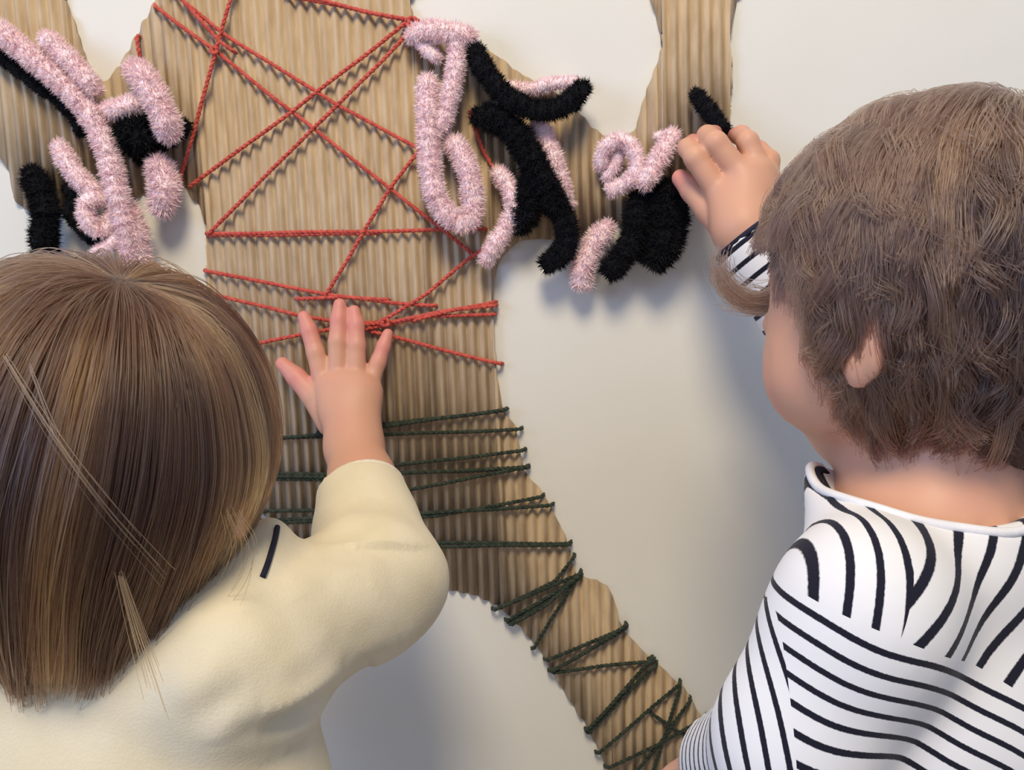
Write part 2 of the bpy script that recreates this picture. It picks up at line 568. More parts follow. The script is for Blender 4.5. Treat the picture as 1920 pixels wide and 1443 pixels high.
# a knot where the red strands meet on the right edge and one at the bundle beside the fingers
for (x, y, r) in ((772, 42, .0042), (402, 95, .0030), (722, 604, .0036)):
    c = at(x, y, 0.009); th = np.linspace(0, 4 * PI, 60)
    P = np.stack([c[0] + np.cos(th) * r * (0.7 + 0.3 * np.sin(th * 1.5)), c[1] - 0.0006 - 0.0012 * np.sin(th * 2.5), c[2] + np.sin(th) * r * 0.7], 1)
    v, f, _ = tube(P, 0.0014, 6)
    put(mesh_obj('knot', v, clean_faces(v, f), M_RED), red)

green = thing('dark_green_yarn', 'dark green twisted yarn wound in bands round the lower cardboard tail', 'yarn', at(960, 1000, 0.006))
for pix, lf in [
    ([(428, 828), (592, 816), (708, 801), (944, 768)], .0080),
    ([(600, 812), (712, 796), (940, 770)], .0070),
    ([(430, 824), (708, 815), (971, 805)], .0066),
    ([(436, 888), (613, 889), (733, 873), (978, 845)], .0070),
    ([(436, 892), (613, 894), (735, 888), (984, 876)], .0078),
    ([(436, 897), (613, 899), (760, 886), (984, 878)], .0066),
    ([(700, 930), (754, 920), (982, 877)], .0086),
    ([(470, 958), (596, 957), (700, 958)], .0068),
    ([(480, 975), (584, 972), (812, 968), (1012, 932)], .0070),
    ([(485, 980), (584, 978), (870, 957), (1030, 948)], .0078),
    ([(540, 1012), (700, 1016), (824, 1017), (1064, 1019)], .0070),
    ([(560, 1022), (826, 1024), (1064, 1021)], .0078),
    ([(1074, 1048), (1041, 1088), (942, 1138)], .0066),
    ([(930, 1142), (1000, 1112), (1084, 1078)], .0074),
    ([(954, 1162), (1020, 1122), (1086, 1082)], .0080),
    ([(958, 1166), (1022, 1128), (1086, 1085)], .0072),
    ([(962, 1170), (1026, 1132), (1086, 1078)], .0088),
    ([(1002, 1214), (1038, 1152), (1076, 1094)], .0068),
    ([(1028, 1237), (1100, 1206), (1171, 1178)], .0068),
    ([(1036, 1258), (1100, 1220), (1171, 1181)], .0076),
    ([(1040, 1256), (1104, 1218), (1170, 1176)], .0084),
    ([(1040, 1260), (1130, 1248), (1222, 1240)], .0068),
    ([(1104, 1368), (1160, 1304), (1220, 1240)], .0078),
    ([(1107, 1372), (1166, 1308), (1228, 1250)], .0070),
    ([(1104, 1366), (1170, 1294), (1214, 1244)], .0086),
    ([(1124, 1410), (1200, 1346), (1272, 1284)], .0070),
    ([(1142, 1438), (1230, 1398), (1322, 1346)], .0076),
    ([(1180, 1460), (1240, 1390), (1292, 1316)], .0068),
    ([(1212, 1480), (1250, 1370), (1274, 1290)], .0082),
    ([(1225, 1340), (1280, 1376), (1330, 1372)], .0066),
]:
    yarn_strand(green, M_GREEN, pix, lift=lf)


# ------------------------------------------------------------------ chenille stems
def chenille(label, pts, rpx, color, group):
    """pts: (px, py, d) of the stem's centre line; rpx: half width in the photograph's pixels."""
    W = np.array([at(*p) for p in pts])
    C = catmull(W, 8)
    seg = np.linalg.norm(np.diff(C, axis=0), axis=1); s = np.concatenate([[0], np.cumsum(seg)]); L = s[-1]
    n = max(8, int(L / 0.0022)); t = np.linspace(0, L, n)
    C = np.stack([np.interp(t, s, C[:, k]) for k in range(3)], 1)
    r = rpx * (0.00045 if color == 'pink' else 0.00041)
    taper = np.minimum(1, 0.45 + np.minimum(t, L - t) / (r * 1.3))
    ph = RNG.uniform(0, 6)
    rad = r * 0.74 * taper * (1 + 0.08 * np.sin(t * 900 + ph) + 0.06 * np.sin(t * 330 + ph * 2))
    mat = M_PINK if color == 'pink' else M_BLACK
    v, f, (P, T, N, B) = tube(C, rad, 12)
    o = mesh_obj('chenille_stem', v, clean_faces(v, f), mat)
    o['label'] = label; o['category'] = 'pipe cleaner'; o['group'] = group
    # pile: fine radial fibres
    m = int(L * 100 * r * 1000 * 75)
    i = RNG.uniform(0, n - 1.001, m); i0 = i.astype(int); fr = (i - i0)[:, None]
    c = P[i0] * (1 - fr) + P[i0 + 1] * fr
    a = RNG.uniform(0, 2 * PI, m)[:, None]
    rad_dir = np.cos(a) * N[i0] + np.sin(a) * B[i0]
    end = np.where((i0 < 3)[:, None], -T[i0], np.where((i0 > n - 5)[:, None], T[i0], 0))
    dirv = rad_dir + RNG.normal(0, 0.38, (m, 3)) + end * RNG.uniform(0, 1.2, (m, 1))
    dirv /= np.linalg.norm(dirv, axis=1)[:, None]
    ln = (r * RNG.uniform(0.28, 0.62, m))[:, None]
    base = c + rad_dir * (rad[i0] * 0.85)[:, None]
    side = np.cross(dirv, RNG.normal(0, 1, (m, 3))); side /= np.linalg.norm(side, axis=1)[:, None]
    w = (r * 0.030 + 0.00012)
    tip = base + dirv * ln
    V = np.stack([base - side * w, base + side * w, tip + side * w * 0.35 + RNG.normal(0, r * 0.06, (m, 3))], 1).reshape(-1, 3)
    V[:, 1] = np.minimum(V[:, 1], -0.0004)
    pile = mesh_obj('pile', V, np.arange(3 * m).reshape(-1, 3), mat, parent=o, smooth=False)
    pile['kind'] = 'stuff'
    return o


GP, GB = 'pink chenille stems threaded into the cardboard', 'black chenille stems threaded into the cardboard'
GP2, GB2 = 'pink chenille stems in the cluster above the smooth-haired child', 'black chenille stems in the cluster above the smooth-haired child'
STEMS = [
    # cluster on the left arm of the cardboard
    ('long pink chenille stem slanting down the whole left cluster to the smooth-haired head', 'pink', 20, [(-20, 40, .018), (40, 92, .02), (100, 142, .022), (152, 192, .022), (188, 250, .024), (208, 310, .026), (222, 370, .028), (240, 440, .026), (262, 530, .02)], GP2),
    ('short pink chenille stem lying just above the long slanting pink one', 'pink', 19, [(80, 66, .016), (112, 96, .02), (146, 130, .022), (182, 176, .022)], GP2),
    ('thick pink chenille stem bent downward at the right of the left cluster', 'pink', 23, [(246, 124, .012), (272, 150, .024), (298, 196, .032), (316, 238, .03), (316, 258, .024)], GP2),
    ('short horizontal pink chenille stem above the black tuft of the left cluster', 'pink', 18, [(185, 212, .016), (226, 204, .022), (272, 186, .018)], GP2),
    ('small pink chenille stem curling left of the long slanting stem', 'pink', 18, [(108, 268, .012), (124, 300, .02), (150, 336, .024), (190, 368, .022)], GP2),
    ('pink chenille stem looped into a hook low in the left cluster', 'pink', 17, [(206, 378, .02), (172, 372, .026), (160, 398, .028), (178, 430, .026), (204, 424, .022), (212, 396, .018)], GP2),
    ('fat pink chenille stem hanging behind the smooth-haired head', 'pink', 24, [(216, 372, .02), (246, 420, .022), (256, 470, .022), (262, 536, .018)], GP2),
    ('stubby pink chenille stem beside the white oval right of the left cluster', 'pink', 26, [(292, 300, .014), (306, 332, .02), (308, 366, .022), (300, 398, .018)], GP2),
    ('thin pink chenille stem pointing left just above the smooth-haired head', 'pink', 13, [(168, 482, .02), (204, 462, .024), (232, 436, .022)], GP2),
    ('black chenille stem tucked beneath the long slanting pink stem', 'black', 15, [(-20, 92, .010), (34, 130, .010), (74, 162, .010), (110, 186, .009), (142, 222, .009), (158, 256, .008)], GB2),
    ('fat black chenille stem bunched in the middle of the left cluster', 'black', 40, [(236, 240, .012), (262, 258, .018), (284, 266, .014)], GB2),
    ('black chenille stem under the bunched black one, pointing down', 'black', 20, [(244, 258, .010), (266, 290, .012), (272, 306, .012)], GB2),
    ('black chenille stem poking out right from behind the bent pink stem', 'black', 17, [(280, 268, .010), (320, 262, .012), (352, 226, .012)], GB2),
    ('upright thick black chenille stem at the edge of the left cluster, reaching the head', 'black', 26, [(56, 318, .012), (74, 356, .018), (86, 400, .02), (82, 450, .02), (92, 516, .016)], GB2),
    ('bent black chenille stem between the upright black one and the pink hook', 'black', 17, [(122, 350, .010), (146, 370, .014), (132, 396, .014), (152, 424, .014), (186, 454, .014)], GB2),
    ('small black chenille stub touching the top of the smooth-haired head', 'black', 13, [(150, 506, .012), (180, 492, .014), (206, 490, .012)], GB2),
    # cluster on the middle bridge of the cardboard
    ('pink chenille stem lying along the edge of the upper white oval', 'pink', 19, [(766, 72, .012), (800, 58, .018), (848, 62, .02), (892, 74, .016)], GP),
    ('pink chenille stem dropping straight from the upper oval into the long loop', 'pink', 17, [(856, 66, .018), (856, 112, .02), (846, 170, .022), (832, 224, .022), (806, 258, .02)], GP),
    ('long pink chenille stem bent into a hanging loop beside the red yarn', 'pink', 20, [(802, 142, .012), (802, 200, .02), (804, 262, .024), (808, 322, .026), (820, 376, .028), (848, 410, .028), (876, 416, .028), (886, 384, .026), (880, 330, .024), (862, 284, .02), (838, 262, .014)], GP),
    ('short pink chenille stub beneath the red knot', 'pink', 13, [(782, 74, .012), (806, 98, .016), (826, 112, .012)], GP),
    ('pink chenille stem running along the right of the longest black stem', 'pink', 18, [(1004, 222, .010), (1026, 270, .016), (1046, 326, .018), (1064, 392, .014)], GP),
    ('curved pink chenille stem left of the longest black stem, ending in a fuzzy tip', 'pink', 17, [(928, 316, .010), (954, 350, .016), (964, 388, .02), (948, 428, .022), (926, 462, .022), (908, 494, .018)], GP),
    ('pink chenille stem half hidden behind the curved black stem under the upper oval', 'pink', 13, [(940, 160, .009), (990, 168, .010), (1040, 156, .012), (1088, 156, .010)], GP),
    ('pink chenille stem coiled into a small ring near the curly-haired child', 'pink', 15, [(1126, 318, .012), (1134, 278, .018), (1170, 262, .022), (1194, 296, .024), (1186, 334, .024), (1138, 362, .018)], GP),
    ('short pink chenille stem inside the small pink ring', 'pink', 14, [(1132, 338, .010), (1152, 312, .014), (1158, 284, .014), (1146, 268, .010)], GP),
    ('straight pink chenille stem slanting up to the fingertips of the curly-haired child', 'pink', 18, [(1264, 246, .016), (1242, 286, .026), (1220, 324, .03), (1200, 352, .028)], GP),
    ('tiny pink chenille stub on the cardboard left of the slanting pink stem', 'pink', 11, [(1226, 254, .010), (1248, 256, .012)], GP),
    ('pink chenille stem hanging below the bridge onto the lower cream wall', 'pink', 21, [(1146, 420, .012), (1114, 456, .016), (1092, 504, .018), (1092, 540, .014)], GP),
    ('black chenille stem curving like a smile under the upper white oval', 'black', 21, [(888, 84, .014), (904, 124, .022), (944, 176, .026), (996, 205, .028), (1048, 203, .028), (1082, 178, .026), (1096, 158, .022)], GB),
    ('longest black chenille stem slanting down from the left of the curved black one', 'black', 27, [(890, 218, .014), (936, 224, .02), (972, 258, .022), (1000, 306, .024), (1026, 356, .024), (1048, 398, .022)], GB),
    ('black chenille stem hanging from the longest one and hooking left over the wall', 'black', 23, [(1010, 336, .02), (1044, 386, .022), (1064, 434, .024), (1054, 474, .024), (1018, 500, .02)], GB),
    ('short fat black chenille stem branching down left off the longest one', 'black', 30, [(994, 330, .016), (994, 372, .02), (984, 402, .02), (960, 424, .016)], GB),
    ('black chenille stem splayed left at the bottom of the black bunch by the hand', 'black', 25, [(1196, 366, .016), (1192, 424, .022), (1172, 476, .024), (1136, 516, .02)], GB),
    ('fat black chenille stem on the hand side of the black bunch', 'black', 33, [(1238, 346, .014), (1258, 396, .02), (1250, 450, .024), (1220, 498, .022)], GB),
    ('middle black chenille stem of the bunch hanging below the bridge', 'black', 30, [(1214, 362, .012), (1222, 420, .016), (1206, 484, .018)], GB),
    ('black chenille stem held between the fingers of the curly-haired child', 'black', 18, [(1300, 172, .014), (1320, 196, .02), (1342, 226, .026), (1362, 252, .028)], GB),
]
for (lab, colr, rp, pts, grp) in STEMS:
    chenille(lab, pts, rp, colr, grp)


# ------------------------------------------------------------------ children
def hand_field(F, fingers, palm, thumb, wrist, forearm, kp=0.006):
    """fingers: chains of points with radii; palm: knuckle points; everything flows into one field."""
    F.chain([p for p, r in forearm], [r for p, r in forearm], 0.012)
    for (a, ra), (b, rb) in palm:
        F.cone(a, b, ra, rb, kp + 0.004)
    for ch in fingers + [thumb]:
        F.chain([p for p, r in ch], [r for p, r in ch], 0.0022)


def spare_hand(wrist, direction, palm_n, size=1.0, side=1):
    """A relaxed, slightly curled hand for an arm the photograph does not show: chains and palm."""
    d = nrm(direction); n = nrm(np.asarray(palm_n) - d * (np.asarray(palm_n) @ d)); s = np.cross(d, n) * side
    W = np.asarray(wrist); f = []; palm = []
    for i, (off, ln) in enumerate(((-.018, .030), (-.006, .034), (.006, .032), (.017, .025))):
        k = W + d * .046 * size + s * off * size
        palm.append(((W + d * .008, .012), (k, .0085)))
        p1 = k + d * ln * .5 + n * .003; p2 = k + d * ln * .85 + n * .010; p3 = k + d * ln * 1.05 + n * .019
        f.append([(k, .0068), (p1, .0062), (p2, .0057), (p3, .0048)])
    b = W + d * .014 - s * .014; t = [(b, .0095), (b + d * .014 - s * .014 + n * .004, .008), (b + d * .030 - s * .018 + n * .010, .0066), (b + d * .040 - s * .017 + n * .014, .0054)]
    return f, palm, t


def head_field(F, H, R, face=True):
    P = lambda x, y, z: H + R @ np.array([x, y, z])
    F.ell(P(0, -0.006, 0.012), (.071, .083, .074), R, 0.0)
    F.ell(P(0, .020, -.024), (.056, .056, .054), R, 0.03)
    for s in (-1, 1):
        F.ell(P(s * .031, .044, -.036), (.030, .028, .028), R, 0.02)           # cheeks
        F.ell(P(s * .026, .070, -.006), (.013, .010, .010), R, 0.0, sub=False)  # lids
    F.ell(P(0, .052, -.068), (.022, .018, .015), R, 0.02)                       # chin
    F.cone(P(0, .078, -.008), P(0, .089, -.030), .006, .0085, 0.010)            # nose
    for s in (-1, 1):
        F.ell(P(s * .007, .086, -.032), (.0058, .006, .005), R, 0.006)
    F.ell(P(0, .076, -.050), (.017, .008, .0045), R, 0.006)                     # lips
    F.ell(P(0, .074, -.058), (.014, .008, .0050), R, 0.005)
    F.ell(P(0, .0835, -.0540), (.016, .006, .0011), R, 0.002, sub=True)
    for s in (-1, 1):                                                           # ears
        Re = R @ frame_from((s * .45, -.9, .05))
        F.ell(P(s * .0705, -.006, -.022), (.0060, .014, .021), Re, 0.006)
        F.ell(P(s * .0765, -.003, -.020), (.0040, .007, .012), Re, 0.004, sub=True)
        F.ell(P(s * .0685, .001, -.038), (.005, .006, .008), Re, 0.006)
    for s in (-1, 1):
        F.ell(P(s * .026, .083, -.006), (.0105, .006, .0050), R, 0.004, sub=True)


def eyes(root, H, R):
    for s in (-1, 1):
        c = H + R @ np.array([s * .026, .0665, -.006])
        th = np.linspace(0, PI, 9); ph = np.linspace(0, 2 * PI, 16, endpoint=False)
        V = [c + R @ (np.array([math.sin(a) * math.cos(b), math.cos(a), math.sin(a) * math.sin(b)]) * .0125) for a in th for b in ph]
        Fq = []
        for i in range(8):
            for j in range(16):
                Fq.append((i * 16 + j, i * 16 + (j + 1) % 16, (i + 1) * 16 + (j + 1) % 16, (i + 1) * 16 + j))
        e = mesh_obj('eye', V, Fq, [M_EYE, M_IRIS])
        for p in e.data.polygons:
            p.material_index = 1 if p.index < 32 else 0
        put(e, root)


def legs_field(F, pelvis, half, r_thigh, foot_dir):
    out = []
    for s in (-1, 1):
        hip = pelvis + half * s * 0.045; knee = np.array([hip[0], hip[1] + .006, .215]); ank = np.array([hip[0], hip[1] - .004, .05])
        F.cone(hip, knee, r_thigh, r_thigh * .74, .02); F.cone(knee, ank, r_thigh * .74, r_thigh * .5, .02)
        out.append((hip, knee, ank, ank + nrm(foot_dir) * .06 + np.array([0, 0, -.028])))
    return out


def wrinkle(P, N, amp, seeds, zone=None):
    d = np.zeros(len(P))
    for (dirv, freq, ph) in seeds:
        dv = nrm(dirv)
        warp = 0.6 * np.sin(P @ np.array([31., 17., 23.]) + ph) + 0.5 * np.sin(P @ np.array([-13., 41., 29.]) + 2 * ph)
        d += np.sin(P @ dv * freq + warp + ph)
    d = d / len(seeds)
    d = np.sign(d) * np.abs(d) ** 0.8
    if zone is not None:
        d = d * zone
    return P + N * (amp * d)[:, None]


def flush_attr(o, P, pts, rad, base=0.0):
    v = np.full(len(P), base)
    for p in pts:
        v = np.maximum(v, np.clip(1 - np.linalg.norm(P - p, axis=1) / rad, 0, 1) * 0.9)
    float_attr(o, 'flush', v)


# ---- hair grown strand by strand
def grow(roots, crown, H, R, rad, shell, steps, h, grav, swirl=0.0, init=None):
    """Strands leave the crown along the scalp, fall with gravity and stay outside the skull."""
    Ri = R.T
    p = roots.copy(); path = [p.copy()]
    n = len(p); g = np.array([0, 0, -1.0])
    loc = (p - H) @ R
    rr = np.asarray(rad)
    lc = (crown - H) @ R
    d = None
    for s in range(steps):
        loc = (p - H) @ R
        k = np.linalg.norm(loc / rr, axis=1)
        nl = loc / rr ** 2; nl /= np.linalg.norm(nl, axis=1)[:, None]
        nw = nl @ R.T
        away = p - crown; away -= nw * (away * nw).sum(1)[:, None]; away /= np.linalg.norm(away, axis=1)[:, None] + 1e-9
        if swirl:
            sw = np.cross(nw, away); away = away * math.cos(swirl) + sw * math.sin(swirl)
        f = away * (1 - grav[:, None]) + g * grav[:, None]
        if d is None:
            d = f
        d = 0.55 * d + 0.45 * f
        d /= np.linalg.norm(d, axis=1)[:, None]
        p = p + d * h
        loc = (p - H) @ R; k = np.linalg.norm(loc / rr, axis=1)
        target = 1 + (shell - 1) * min(1.0, (s + 1) / 5.0)
        low = k < target
        loc[low] *= (target[low] / k[low])[:, None]
        p = H + loc @ R.T
        path.append(p.copy())
    return np.stack(path, 1)


def resample(path, cut, M):
    """cut: float index along each path where the strand ends."""
    n, S, _ = path.shape
    t = np.linspace(0, 1, M)[None, :] * np.clip(cut, 1, S - 1.001)[:, None]
    i = t.astype(int); f = (t - i)[..., None]
    r = np.arange(n)[:, None]
    return path[r, i] * (1 - f) + path[r, i + 1] * f


def hair_curves(name, pts, rad0, rad1, mat, root, parent, tone=None):
    n, M, _ = pts.shape
    hc = bpy.data.hair_curves.new(name)
    hc.add_curves([M] * n)
    off = np.array(root.location, np.float32)
    hc.points.foreach_set('position', (pts.astype(np.float32) - off).ravel())
    r = np.linspace(1, 0, M) ** 0.6
    rr = (rad1 + (rad0 - rad1) * r)[None, :] * RNG.uniform(0.7, 1.25, (n, 1))
    a = hc.attributes.get('radius') or hc.attributes.new('radius', 'FLOAT', 'POINT')
    a.data.foreach_set('value', rr.astype(np.float32).ravel())
    tn = hc.attributes.new('tone', 'FLOAT', 'CURVE')
    tn.data.foreach_set('value', np.asarray(RNG.uniform(.2, .7, n) if tone is None else tone, np.float32))
    hc.materials.append(mat)
    o = bpy.data.objects.new(name, hc); COL.objects.link(o)
    o.parent = parent
    o['kind'] = 'stuff'
    return o


def scalp_roots(n, H, R, rad, ok):
    out = []
    while sum(map(len, out)) < n:
        v = RNG.normal(0, 1, (n * 2, 3)); v /= np.linalg.norm(v, axis=1)[:, None]
        out.append(v[ok(v)])
    v = np.concatenate(out)[:n]
    return H + (v * np.asarray(rad)) @ R.T, v


def clump(paths, nguides, amount, power=1.5):
    n, S, _ = paths.shape
    gi = RNG.choice(n, nguides, replace=False)
    G = paths[gi]
    mid = paths[:, S // 4]; gm = G[:, S // 4]
    best = np.zeros(n, int)
    for a in range(0, n, 2000):
        dd = ((mid[a:a + 2000, None, :] - gm[None]) ** 2).sum(2)
        best[a:a + 2000] = dd.argmin(1)
    w = (np.linspace(0, 1, S) ** power)[None, :, None] * amount
    am = RNG.uniform(0.3, 1.0, (n, 1, 1))
    return paths + (G[best] - paths) * w * am, best


# =================================================================== child with smooth bobbed hair
def child_left():
    H = at(196, 838, .238); R = frame_from((0.10, 1.0, -0.12), roll=0.0)
    N = at(206, 1150, .238)
    SR = at(432, 1228, .250); SL = np.array([2 * N[0] - SR[0], SR[1], SR[2] - .004])
    pelvis = np.array([N[0], N[1] + .004, .425])
    root = thing('person', 'toddler with smooth brown bobbed hair in a cream top, palm flat on the ribbed cardboard', 'person', (N[0], N[1], 0))
    # --- right hand, palm on the cardboard
    c = lambda x, y, d, r: (at(x, y, d), r)
    index = [c(604, 708, .0235, .0076), c(592, 660, .0205, .0068), c(579, 618, .0165, .0062), c(570, 594, .0140, .0049)]
    middle = [c(634, 696, .0240, .0076), c(633, 640, .0210, .0068), c(635, 598, .0165, .0062), c(637, 571, .0140, .0049)]
    ring = [c(668, 698, .0240, .0074), c(669, 646, .0205, .0066), c(668, 608, .0165, .0060), c(664, 583, .0140, .0048)]
    little = [c(697, 712, .0225, .0068), c(709, 678, .0195, .0060), c(719, 649, .0160, .0054), c(727, 626, .0135, .0043)]
    thumb = [c(622, 790, .0300, .0115), c(588, 742, .0250, .0090), c(556, 707, .0200, .0074), c(530, 682, .0165, .0055)]
    wr = at(664, 838, .050)
    palm = [((wr, .0155), (k[0][0] + (wr - k[0][0]) * .17, .0100)) for k in (index, middle, ring, little)] + [((at(640, 770, .034), .014), (at(672, 745, .030), .0125))]
    elbow = at(696, 1088, .150)
    forearm = [(elbow, .026), (at(680, 905, .078), .0215), (wr, .0195)]
    allp = np.array([p for ch in (index, middle, ring, little, thumb) for p, r in ch] + [wr])
    lo, hi = allp.min(0) - .012, allp.max(0) + .012
    F = Field((-.38, -.40, 0.005), (-.02, -.004, .93), .0052, [(lo, hi, .0014), (H - .10, H + .10, .0032)])
    head_field(F, H, R)
    F.cone(H + R @ np.array([0, -.012, -.05]), N + np.array([0, 0, -.02]), .034, .040, .02)
    F.ell(N + np.array([0, 0, -.10]), (.084, .050, .115), None, .03)
    F.ell(N * .4 + pelvis * .6, (.082, .056, .130), None, .03); F.ell(pelvis, (.080, .060, .065), None, .03)
    for S in (SL, SR):
        F.cone(N + np.array([0, 0, -.03]), S, .032, .028, .025)
    F.cone(SR, elbow, .031, .027, .02)
    eL = SL + np.array([-.030, .050, -.105]); wL = eL + np.array([.01, .095, .035])
    F.cone(SL, eL, .030, .026, .02); F.cone(eL, wL, .025, .019, .015)
    f2, p2, t2 = spare_hand(wL, (0.1, 1, .25), (0, 0.2, -1), .95, -1)
    hand_field(F, f2, p2, t2, wL, [(eL, .025), (wL, .019)])
    hand_field(F, [index, middle, ring, little], palm, thumb, wr, forearm)
    L = legs_field(F, pelvis, np.array([1., 0, 0]), .052, (0, 1, 0))
    for (hp, kn, an, toe) in L:
        F.cone(an, toe, .026, .020, .015)
    P, Q = F.mesh(2)
    body = mesh_obj('body', P, Q, M_SKIN)
    flush_attr(body, P, [ch[-1][0] for ch in (index, middle, ring, little, thumb)] + [ch[-2][0] for ch in (index, middle, ring, little, thumb)], .022)
    put(body, root); body['label'] = 'bare skin of hand, cheek and neck'
    eyes(root, H, R)
    # finger nails lie on the backs of the finger tips
    # --- top
    T = Field((-.42, -.42, .36), (.0, -.03, .78), .0036, [(at(681, 922, .088) - .03, at(681, 922, .088) + .03, .0018)])
    T.ell(N + np.array([0, 0, -.10]), (.104, .062, .125), None, .03)
    T.ell(N * .45 + pelvis * .55, (.114, .072, .150), None, .03)
    T.cone(pelvis + np.array([-.028, -.004, .03]), pelvis + np.array([-.028, -.004, -.035]), .088, .092, .03)
    T.cone(pelvis + np.array([.028, -.004, .03]), pelvis + np.array([.028, -.004, -.035]), .088, .092, .03)
    for S in (SL, SR):
        T.cone(N + np.array([0, 0, -.022]), S, .036, .040, .025)
    T.cone(at(462, 1085, .232), at(506, 1006, .205), .022, .011, .012)          # the standing collar edge
    cuff = at(681, 922, .088); cdir = nrm(at(664, 838, .050) - at(681, 922, .088))
    T.cone(SR, elbow + np.array([.004, -.002, 0]), .044, .041, .018)
    T.cone(elbow + np.array([.004, -.002, 0]), cuff + cdir * .02, .041, .0275, .012, clip=(cuff, cdir))
    cuffL = eL + (wL - eL) * .8; dL = nrm(wL - eL)
    T.cone(SL, eL, .042, .038, .018); T.cone(eL, wL, .038, .027, .014, clip=(cuffL, dL))
    T.cone(cuff - cdir * .018, cuff + cdir * .03, .0232, .0225, 0, sub=True)
    T.cone(cuffL - dL * .015, cuffL + dL * .03, .023, .022, 0, sub=True)
    T.ell(N + np.array([0, .006, .018]), (.050, .048, .036), None, .006, sub=True)
    # open hem at the hips
    T.cone(pelvis + np.array([0, -.004, -.12]), pelvis + np.array([0, -.004, -.085]), .094, .092, 0, sub=True)
    P, Q = T.mesh(2)
    nv = vnormals(P, Q)
    axis = nrm(elbow - SR)
    sl = np.clip(1 - np.linalg.norm(P - (elbow + SR) / 2 , axis=1) / .11, 0, 1)
    P = wrinkle(P, nv, .0034, [(axis + np.array([0, .2, .8]), 120, .3), ((.3, .2, 1), 88, 1.9), ((1, -.3, .5), 70, 4.0)], .35 + 1.0 * sl)
    def crease(P, a, b, depth, w):
        a = np.asarray(a); e = np.asarray(b) - a
        t = np.clip(((P - a) @ e) / (e @ e), 0, 1)
        q = P - a - t[:, None] * e
        u = q[:, 2]; dd = np.linalg.norm(q * np.array([1, 0, 1]), axis=1)
        k = np.clip(.3 - nv[:, 1], 0, 1) * np.sin(np.clip(t, .02, .98) * PI) ** .7
        return P - nv * (depth * (np.exp(-(dd / w) ** 2) - .6 * np.exp(-((dd - 2.0 * w) / w) ** 2) * (u > 0)) * k)[:, None]
    P = crease(P, at(572, 1018, .20), at(770, 1010, .15), .0085, .0058)
    P = crease(P, at(640, 1060, .20), at(720, 1200, .18), .0042, .0060)
    P = crease(P, at(480, 1360, .28), at(670, 1322, .26), .0095, .0065)
    P = crease(P, at(540, 1440, .28), at(660, 1370, .26), .0075, .0060)
    P = crease(P, at(700, 1262, .18), at(610, 1200, .22), .0045, .0060)
    P = crease(P, at(470, 1120, .28), at(600, 1240, .27), .0026, .0070)
    P = crease(P, at(330, 1400, .32), at(470, 1300, .31), .0030, .0080)
    from mathutils.bvhtree import BVHTree
    bvh = BVHTree.FromPolygons([Vector(p) for p in P], [tuple(map(int, q)) for q in Q])
    top = put(mesh_obj('long_sleeved_top', P, Q, M_CREAM), root)
    # collar stand with a dark zip line at its front right
    th = np.linspace(0, 2 * PI, 49)
    ring_ = np.stack([N[0] + np.cos(th) * .053, N[1] + .006 + np.sin(th) * .050, N[2] - .004 + .010 * np.sin(th)], 1)
    V = []; 
    for (dr, dz) in ((.004, -.008), (.002, .020), (-.002, .021), (-.002, -.008)):
        q = ring_.copy(); q[:, 0] += np.cos(th) * dr; q[:, 1] += np.sin(th) * dr; q[:, 2] += dz; V.append(q)
    V = np.stack(V, 1).reshape(-1, 3); Fq = [(i * 4 + k, (i + 1) * 4 + k, (i + 1) * 4 + (k + 1) % 4, i * 4 + (k + 1) % 4) for i in range(48) for k in range(4)]
    col = put(mesh_obj('collar', V, Fq, M_CREAM_RIB), root)
    z = []
    for (px, py) in ((519, 990), (515, 1010), (508, 1035), (500, 1060), (491, 1082)):
        o_ = np.array([0, -CAM_D, CAM_Z]); dv = nrm(at(px, py, .1) - o_)
        hit, hn, _, _ = bvh.ray_cast(Vector(o_), Vector(dv))
        z.append(np.array(hit) + np.array(hn) * .0008 if hit else at(px, py, .22))
    z = catmull(z, 6)
    v, f, _ = tube(z, .0016, 8)
    zp = mesh_obj('piping', v, clean_faces(v, f), M_NAVY); put(zp, root); zp['label'] = 'dark piping on the shoulder of the cream top'
    # ribbed cuff edge
    thb = np.linspace(0, 2 * PI, 33)[:-1]; s1 = nrm(np.cross(cdir, [0, 1, 0])); s2 = np.cross(cdir, s1)
    W = cuff + (np.cos(thb)[:, None] * s1 + np.sin(thb)[:, None] * s2) * .0262
    W = np.concatenate([W, W[:1]]); v, f, _ = tube(W, .0026, 8, cap=False)
    put(mesh_obj('cuff', v, f, M_CREAM_RIB), root)
    # --- trousers and shoes
    T = Field((-.36, -.36, .03), (-.06, -.12, .46), .007)
    for (hp, kn, an, toe) in L:
        T.cone(hp, kn, .062, .050, .02); T.cone(kn, an + np.array([0, 0, .012]), .050, .040, .02)
    T.cone(pelvis + np.array([0, 0, -.01]), pelvis + np.array([0, 0, -.04]), .074, .07, .03)
    P, Q = T.mesh(2); put(mesh_obj('trousers', P, Q, M_TROUSER), root)
    for (hp, kn, an, toe) in L:
        S = Field(an - .06, toe + .07, .004)
        S.ax[2] = S.ax[2]
        S.cone(an + np.array([0, -.006, -.012]), an + np.array([0, .0, .006]), .032, .033, .01)
        S.cone(an + np.array([0, -.004, -.022]), toe + np.array([0, .006, .0]), .030, .026, .012)
        fl = np.broadcast_to((0.001 - S.ax[2])[None, None, :], S.v.shape); S.v = np.maximum(S.v, fl)
        P, Q = S.mesh(1); put(mesh_obj('shoe', P, Q, M_SHOE), root)
    # --- hair: dark cap under a straight bob
    rad = np.array([.0735, .0850, .0765])
    Hh = H + R @ np.array([0, -.006, .012])
    crown = Hh + R @ (np.array([0.34, -.26, .90]) * rad)
